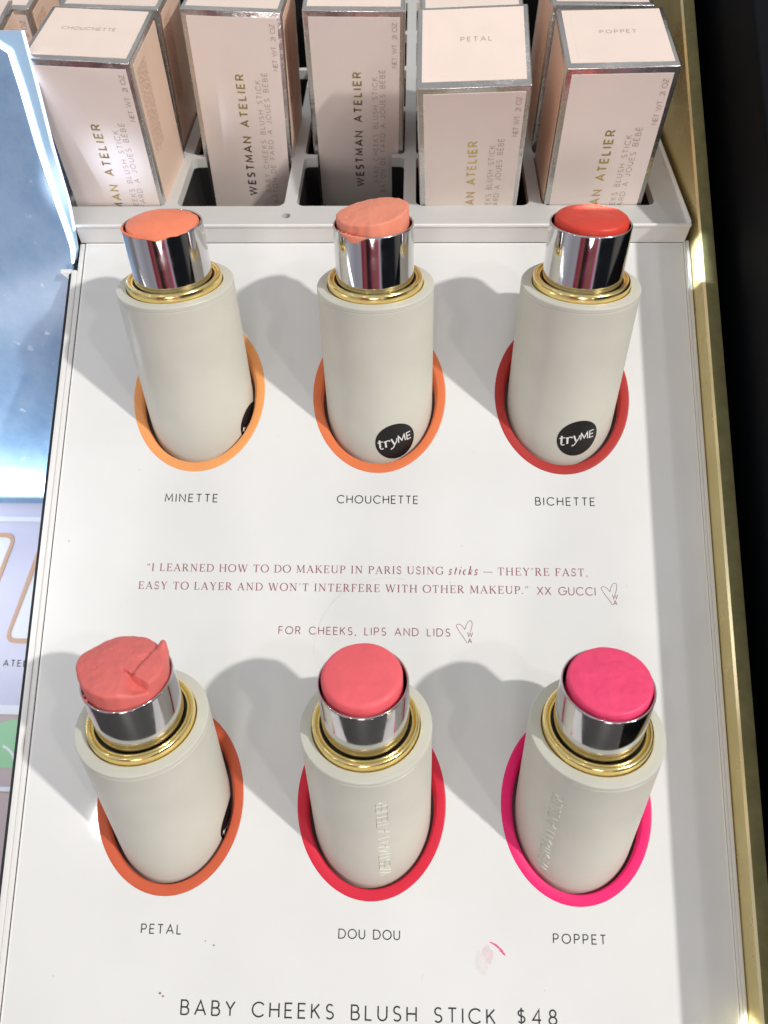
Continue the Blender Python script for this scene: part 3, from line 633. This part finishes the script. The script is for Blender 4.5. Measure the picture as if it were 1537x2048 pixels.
# ------------------------------------------------------------------ the blue mirror and the neighbouring lavender display
sx = Vector((1, 0, 0)); sy = Vector((0, 27.08, 32.169)).normalized(); sz = sx.cross(sy)
ML = panel_matrix((-70.6, 56.707, 2.766), sx, sy, sz)
mirror = empty('mirror_board', ML, 'dusty blue mirror board with a glowing white edge strip beside the cartons', 'mirror')
H = 42.05; DN = -74.8
out = [(-92, DN), (-2.3, DN), (-2.3, -5.4), (-.9, -3.6), (0, -1.2), (.35, 3.0), (.75, 9.0), (.2, 21), (.2, 32), (0, H), (-92, H)]
m = Mesh(); m.sheet([out], 0); m.wall(out, -1.8, 0); m.sheet([out], -1.8, up=False); m.obj('backing', M_border, mirror)
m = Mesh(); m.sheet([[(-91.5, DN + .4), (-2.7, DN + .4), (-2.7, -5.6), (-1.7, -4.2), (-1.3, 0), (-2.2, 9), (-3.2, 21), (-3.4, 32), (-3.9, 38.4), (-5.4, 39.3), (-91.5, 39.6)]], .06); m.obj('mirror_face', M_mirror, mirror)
m = Mesh()
lp = [(-91, 40.3), (-5.1, 40.0), (-3.1, 38.6), (-2.57, 32), (-2.2, 21), (-1.3, 8.9), (-.72, 3), (-.55, -1.0), (-1.5, -4.2)]
ribbon(m, lp, [.55, .55, .6, .72, .7, .66, .62, .55, .25], lambda a, b, l: (a, b, .14), 0); m.obj('light_strip', M_led, mirror)
m = Mesh(); e_ = [(.36, 3.0), (.76, 9.0), (.21, 21), (.21, 32), (.01, H)]
m.add([(x + .02, y, -.2) for x, y in e_] + [(x + .02, y, -1.7) for x, y in e_], [(i, i + 1, i + 6, i + 5) for i in range(4)]); m.obj('added_glow_edge', M_edgeglow, mirror)  # glow added along the board's edge to light the nearest carton

nb = empty('lavender_display', panel_matrix((-97.6, -.92, -55), (1, 0, 0), (0, 1, 0), (0, 0, 1)) @ Matrix.Scale(.9775, 4), 'pale lavender tester display with tan rimmed slots beside the white panel', 'display stand')
m = Mesh(); sl1 = rrect(-21, -9.6, -12.8, .4, 3.4, 8)
def slot(dx, g):
    w = 10; C = [(-8.6 + g, -31 + g), (w - 8.6 - g, -31 + g), (w - .6 - g, 1 - g), (-.6 + g, 1 - g)]; out = []; r = 3.6 - g
    for i in range(4):
        p = np.array(C[i]); a = np.array(C[i - 1]) - p; b = np.array(C[(i + 1) % 4]) - p; a = a / np.linalg.norm(a); b = b / np.linalg.norm(b)
        for t in np.linspace(0, 1, 9): q = p + a * r * (1 - t) ** 2 + b * r * t ** 2; out.append((q[0] + dx, q[1]))
    return out
m.sheet([[(-60, -48.2), (26, -48.2), (26, 5.9), (-60, 5.9)]], 0); m.sheet([[(-60, 5.9), (26, 5.9), (26, 10.5), (-60, 10.5)]], .0); m.obj('panel_plate', M_lav, nb)
for b in ((4.5, 5.85, .02, .5), (-50.7, -48.2, -2, .4), (-71.1, -69.9, .02, .6)):
    m = Mesh(); m.box(-60, 26, *b); m.obj('plate_edge', M_pale, nb)
m = Mesh(); m.sheet([[(-60, -120), (26, -120), (26, -50.7), (-60, -50.7)]], -.05); m.sheet([[(-60, -120), (26, -120), (26, -65), (-60, -65)]], .015); m.obj('front_plate', M_mauvepl, nb)
for dx in (0, -17.75):
    m = Mesh(); m.sheet([slot(dx, 0), slot(dx, 1.35)], .25); m.wall(slot(dx, 0), 0, .25); m.obj('slot_rim', M_tan, nb)
    m = Mesh(); m.sheet([slot(dx, 1.35)], .10); m.obj('slot_inset', M_pale, nb)
m = Mesh(); text(m, 'ATEL', -7.9, -1.3, -37.45, 1.65, lambda x, y, l: (x, y, .05 + l), w=.16); m.obj('lettering', M_ink, nb)
gs = empty('round_sticker', panel_matrix((-99.1, -64.45, -54.95), (1, 0, 0), (0, 1, 0), (0, 0, 1)) @ Matrix.Scale(.9775, 4), 'mint green round sticker on the mauve front of the neighbouring display', 'sticker')
m = Mesh(); m.sheet([[(13 * math.cos(math.pi * i / 40), 13 * math.sin(math.pi * i / 40)) for i in range(41)]], .03); m.sheet([[(13 * math.cos(math.pi * i / 40), 13 * math.sin(math.pi * i / 40)) for i in range(41)]], -.02, up=False); m.obj('sticker_face', M_green, gs)
m = Mesh(); ribbon(m, arc(-6.0, 0, 6.4, 6.2, 20, 70, 10), .35, lambda x, y, l: (x, y, .06), 0); m.obj('printed_stroke', M_pale, gs)

# ------------------------------------------------------------------ blush sticks
AX = [(-.02464, .60296, .79739), (-.01245, .59921, .8005), (.01142, .60203, .79839), (-.00876, .62076, .78395), (-.01502, .61538, .78809), (-.00312, .61741, .78663)]
RT = 11.674
def stick_matrix(i):
    ax = Vector(AX[i]).normalized(); e1 = (Vector((1, 0, 0)) - ax[0] * ax).normalized(); e2 = ax.cross(e1)
    return panel_matrix((CENT[i][0], CENT[i][1], 0), e1, e2, ax)
body = Mesh()
body.lathe([(0.01, -33), (RT - .5, -33), (RT, -32.5), (RT, 24.72), (RT - .07, 24.78), (RT - .07, 24.88), (RT, 24.94), (RT, 25.62), (RT - .10, 25.80), (RT - .34, 25.88), (9.75, 25.88), (9.62, 25.80), (9.60, 24.0)], 128)
coll = Mesh()
coll.lathe([(9.46, 24.1), (9.46, 26.75), (9.42, 27.05), (9.30, 27.28), (9.10, 27.42), (8.88, 27.42), (8.70, 27.28), (8.60, 27.0), (8.56, 26.85), (8.50, 26.95), (8.40, 27.12), (8.24, 27.16), (8.08, 27.04), (8.00, 26.8), (7.97, 25.2)], 128)
grv = Mesh(); grv.lathe([(8.00, 26.3), (7.6, 26.3)], 96)
barrel = Mesh()
barrel.lathe([(7.70, 25.0), (7.70, 37.55), (7.66, 37.76), (7.55, 37.87), (7.42, 37.86), (7.34, 37.75), (7.30, 37.5), (7.28, 34.5)], 128)

RIM = 37.87
def puck(R, base, gx=0, gy=0, dome=.5, off=(0, 0), rough=.03, seed=0, round_=.55, nt=144, nr=40, outline=None, extra=None, fine=0.0, pits=()):
    """a slug of cream blush: shoulder height base over the rim, tilted by gx, gy, domed by dome"""
    rr = random.Random(seed); ph = [rr.uniform(0, 6.28) for _ in range(12)]
    vs = []; fs = []
    rings = [('w', j / 3) for j in range(4)] + [('t', 1 - (j / (nr - 1)) ** 1.35) for j in range(1, nr)]
    for kind, q in rings:
        for i in range(nt):
            th = 2 * math.pi * i / nt; c, s_ = math.cos(th), math.sin(th)
            Rt = R * (outline(th) if outline else 1.0) * (1 + rough * (.30 * math.sin(3 * th + ph[0]) + .22 * math.sin(7 * th + ph[1]) + .12 * math.sin(19 * th + ph[2])))
            wob = rough * (.9 * math.sin(2 * th + ph[3]) + .6 * math.sin(5 * th + ph[4]) + .45 * math.sin(13 * th + ph[5]) + .3 * math.sin(29 * th + ph[6]))
            qq = 1.0 if kind == 'w' else q
            r = Rt * qq; x = off[0] + r * c; y = off[1] + r * s_
            top = base + (gx * x + gy * y) / R + wob * qq ** 5 + dome * (1 - qq * qq)
            d = (Rt - r) / round_
            top -= round_ * (1 - math.sqrt(max(0, 1 - (1 - min(1, d)) ** 2)))
            sd = seed * 17.3
            nz_ = mnoise.noise(Vector((x * .28 + sd, y * .28, sd))) + .45 * mnoise.noise(Vector((x * .75, y * .75 + sd, 3))) + .16 * mnoise.noise(Vector((x * 2.4, y * 1.5 + sd, 7))) + .07 * mnoise.noise(Vector((x * 6, y * 6, sd)))
            top += fine * 1.6 * nz_ * (1 - .5 * qq ** 6)
            for px_, py_, pr_, pd_ in pits: top -= pd_ * math.exp(-((x - px_) ** 2 + (y - py_) ** 2) / pr_ ** 2)
            if extra: x, y, top = extra(x, y, top, qq)
            if kind == 'w':
                k_ = -3.4 + (top + 3.4) * q; t_ = max(0, min(1, (k_ + .3) / 1.0)); f = (min(7.1, Rt) + (Rt - min(7.1, Rt)) * t_) / Rt
                x = off[0] + (x - off[0]) * f; y = off[1] + (y - off[1]) * f; top = k_
            vs.append((x, y, RIM + top))
    k = len(rings)
    for j in range(k - 1):
        for i in range(nt):
            i2 = (i + 1) % nt; fs.append((j * nt + i, j * nt + i2, (j + 1) * nt + i2, (j + 1) * nt + i))
    m = Mesh(); m.add(vs, fs); return m
def ss(a, b, t): t = max(0, min(1, (t - a) / (b - a))); return t * t * (3 - 2 * t)
def chunk(x, y, z, q):
    w = .16 * mnoise.noise(Vector((x * .9, y * .9, 1.7))) + .07 * mnoise.noise(Vector((x * 3.5, y * 3.5, 4.1)))
    a, b = (3.0, -2.2), (5.3, 5.0); L_ = math.hypot(b[0] - a[0], b[1] - a[1]); dx, dy = (b[0] - a[0]) / L_, (b[1] - a[1]) / L_
    side = (x - a[0]) * dy - (y - a[1]) * dx + w * 1.5                # > 0: on the slab pressed over the right side
    ye = y - (-2.75 - .50 * (x - 2.3)) + w                             # > 0: behind the slab's torn lower end
    on = ss(-.06, .14, side) * ss(-.05, .10, ye)
    z += .55 * on * (1 - .35 * ss(0, 6, y + 2))
    z -= 1.55 * ss(.05, -.22, ye) * ss(.9, 3.2, x) * (1 - .45 * ss(-4.4, -6.4, y))   # broken-out corner below it
    l = y + 1.75 + .42 * (x - .6) + w
    z -= .60 * math.exp(-(l / .17) ** 2) * ss(.1, 1.2, x) * ss(3.4, 2.6, x)
    z -= .22 * math.exp(-((side + .5) / .8) ** 2) * ss(-2.5, 1.5, y)                  # hollow beside the slab
    z += 1.35 * math.exp(-(((x - 6.0) / 1.15) ** 2 + ((y - 4.7) / 1.5) ** 2))
    z -= .9 * math.exp(-(((x - 4.6) / .55) ** 2 + ((y - 6.0) / .9) ** 2))             # notch behind the tip
    return x, y, z
def bump_(th, c, w): return math.exp(-((((th - c + math.pi) % (2 * math.pi)) - math.pi) / w) ** 2)
BL = [dict(R=6.95, base=.05, gx=-.15, gy=.2, dome=1.35, rough=.05, seed=1, round_=.5, fine=.10, off=(-.05, 0), pits=((2, 1.5, .25, .1), (-3.5, 0, .22, .1))),
      dict(R=6.85, base=2.05, gx=.85, gy=.1, dome=.45, rough=.06, seed=2, round_=.25, fine=.13, off=(-.1, .1), nt=220, pits=((-.6, -.4, .22, .22), (-.3, .5, .18, .18), (2.2, 1.6, .3, .12), (-4.6, -2.0, .3, .25))),
      dict(R=6.85, base=1.0, gx=.05, dome=.75, rough=.012, seed=3, round_=.6, fine=.07, off=(.05, 0), pits=((.3, 2.2, 1.6, .22),)),
      dict(R=7.05, base=2.75, gx=-.35, gy=-.60, dome=.85, rough=.035, seed=4, round_=.55, nt=360, nr=110, extra=chunk,
           outline=lambda th: 1 + .13 * bump_(th, 3.05, .42) + .10 * bump_(th, .66, .22) - .03 * bump_(th, .98, .14), fine=.16,
           pits=((-2.4, 2.6, .22, .2), (-3.9, -1.6, .26, .28), (.9, 2.3, .3, .12), (2.6, 1.2, .2, .25), (3.0, .8, .18, .22), (2.0, .4, .26, .16), (3.4, 1.9, .16, .2))),
      dict(R=6.8, base=1.75, gy=.1, dome=.7, rough=.01, seed=5, round_=.8, fine=.07, off=(-.1, .05), pits=((-4.9, .8, .2, .12), (3.9, -.2, .25, .1))),
      dict(R=6.9, base=1.25, gx=.3, gy=.15, dome=.35, rough=.012, seed=6, round_=.5, fine=.14, off=(.15, .05), pits=((3.6, 1.9, .5, .10), (2.2, -.8, .7, .10), (2.6, -2.6, .5, .08)))]
BC = [srgb(252, 140, 104), srgb(246, 152, 124), srgb(219, 68, 50), srgb(228, 116, 110), srgb(247, 106, 114), srgb(255, 78, 124)]
BNAME = ['domed orange blush', 'peach blush with a slanted torn top', 'glossy red orange blush', 'broken coral blush', 'coral pink blush', 'hot pink blush']
LABELS = ['ivory blush stick with low domed orange top in the light orange ring',
          'ivory blush stick with raised slanted peach top and black sticker in the orange ring',
          'ivory blush stick with smooth red orange top and black sticker in the dark red ring',
          'ivory blush stick with torn lumpy coral top in the burnt orange ring',
          'ivory blush stick with round coral pink top and embossed body in the crimson ring',
          'ivory blush stick with bright hot pink top and embossed body in the hot pink ring']
SG = 'ivory blush sticks standing in coloured rings'
def cylmap(phi0, h0, lift):
    return lambda x, y, l: ((RT + lift + l) * math.cos(phi0 + x / RT), (RT + lift + l) * math.sin(phi0 + x / RT), h0 + y)
first = None
for i in range(6):
    mm = stick_matrix(i)
    if first is None:
        r = first = empty('blush_stick', mm, LABELS[i], 'blush stick', SG)
        body.obj('body', M_ivory, r, auto=25); coll.obj('gold_collar', M_gold, r, auto=60); grv.obj('collar_groove', M_groove, r); barrel.obj('chrome_barrel', M_chrome, r, auto=60)
    else:
        r = first.copy(); col.objects.link(r); r.matrix_world = mm; r['label'] = LABELS[i]
        for nm in ('body', 'gold_collar', 'collar_groove', 'chrome_barrel'):
            src = [c_ for c_ in first.children if c_.name == nm][0]
            c_ = src.copy(); col.objects.link(c_); c_.parent = r
    mb = mat('blush_' + BNAME[i].replace(' ', '_'), BC[i], .36 if i in (0, 2, 5) else .42, spec=.45, noise=.07, nscale=260, bump=.2, bscale=900, sss=.15, rnoise=.22)
    o = puck(**BL[i]).obj('blush', mb, r, auto=50); o['label'] = BNAME[i]
    # stickers
    if i in (0, 1, 2, 3):
        phi, h, rad = [(-13.5, -6.0, 4.45), (-71.0, -4.9, 4.45), (-78.5, -3.5, 4.45), (-5.0, -4.8, 4.45)][i]
        fm = cylmap(math.radians(phi), h, .05); n = 56; m = Mesh(); vs = [fm(0, 0, 0)]; fs = []
        for k, rr in enumerate((.25, .5, .75, 1.0)):
            for q in range(n): vs.append(fm(rad * rr * math.cos(2 * math.pi * q / n), rad * rr * math.sin(2 * math.pi * q / n), -.05 if False else 0))
        for q in range(n): fs.append((0, 1 + q, 1 + (q + 1) % n))
        for k in range(3):
            for q in range(n): fs.append((1 + k * n + q, 1 + (k + 1) * n + q, 1 + (k + 1) * n + (q + 1) % n, 1 + k * n + (q + 1) % n))
        m.add(vs, fs); st = m.obj('sticker', M_black, r); st['label'] = 'black round sticker with white words'
        fm2 = cylmap(math.radians(phi), h, .09); m = Mesh()
        pen = lambda pts, w: ribbon(m, sub(pts, .25), w, fm2, len(m.f) % 5)
        ca, sa = math.cos(math.radians(7)), math.sin(math.radians(7))
        def pen(pts, w): ribbon(m, [(x * ca - y * sa, x * sa + y * ca) for x, y in sub(pts, .25)], w, fm2, len(m.f) % 5)
        pen([(-3.42, 1.15), (-3.52, -.75)], .21); pen(arc(-3.18, -.82, .36, .36, 165, 330, 9), .13); pen([(-3.95, .52), (-2.72, .72)], .11)
        pen([(-2.62, .42), (-2.28, .72)], .10); pen([(-2.22, .72), (-2.28, -.95)], .21); pen(arc(-1.66, .18, .62, .55, 178, 70, 10), .13); pen([(-1.42, .66), (-1.22, .50)], .22)
        pen([(-1.02, .78), (-.88, .80), (-.42, -.62)], .19); pen([(.28, .80), (.22, .2), (-.35, -.72), (-.80, -1.42), (-1.12, -1.62)], .12); pen([(-1.12, -1.62), (-1.30, -1.50)], .24)
        text(m, 'ME', .55, 3.55, -.55, 1.75, lambda x, y, l: fm2(x * ca - y * sa, x * sa + y * ca, l), w=.15, step=.25)
        m.obj('sticker_lettering', M_white_ink, st)
    else:
        phi = math.radians(-75.5 if i == 4 else -128)
        fm = lambda a, b, l: ((RT - .01 + l) * math.cos(phi - b / RT), (RT - .01 + l) * math.sin(phi - b / RT), a)
        m = Mesh(); text(m, 'WESTMAN ATELIER', -6.3, 19.5, -1.0, 2.0, fm, w=.14, ridge=.17); m.obj('embossed_lettering', M_ivory, r)
    if i in (0, 1):         # blush wiped over the chrome rim
        m = Mesh(); rr = random.Random(20 + i); a0, a1, dep = ((-168, -38, .30), (-138, -98, .95))[i]; n = 60; prof_n = 6; vs = []; fs = []
        for k in range(n + 1):
            t = k / n; a = math.radians(a0 + (a1 - a0) * t); e_ = math.sin(math.pi * t) ** .35
            d_ = (dep * (.55 + .9 * mnoise.noise(Vector((k * .22, i * 5.0, 0)))) + (.45 * math.exp(-((t - .66) / .07) ** 2) if i == 0 else .7 * math.exp(-((t - .55) / .2) ** 2))) * e_
            d_ = max(.05, d_)
            for r_, z_ in ((7.25, -.3), (7.32, -.02), (7.46, .05), (7.62, .02), (7.735, -.14), (7.735, -.16 - d_)): vs.append((r_ * math.cos(a), r_ * math.sin(a), RIM + z_))
        for k in range(n):
            for q in range(5): fs.append((k * 6 + q, (k + 1) * 6 + q, (k + 1) * 6 + q + 1, k * 6 + q + 1))
        m.add(vs, fs); m.obj('blush_smear', mb, r, smooth=True)
    if i in (0, 1, 3):      # crumbs of blush on the rim
        m = Mesh(); rr = random.Random(11 + i)
        for k in range(12 if i == 0 else 6):
            a = math.radians(rr.uniform(-135, -50) if i == 0 else rr.uniform(-150, -95)); q = rr.uniform(7.1, 7.6); s = rr.uniform(.12, .34)
            m.lathe([(.001, RIM + s * .55), (s * .7, RIM + s * .35), (s, RIM - .05), (s * .6, RIM - .25)], 7, cx=q * math.cos(a), cy=q * math.sin(a), ex=rr.uniform(.6, 1.0))
        m.obj('blush_crumbs', mb, r, smooth=True)
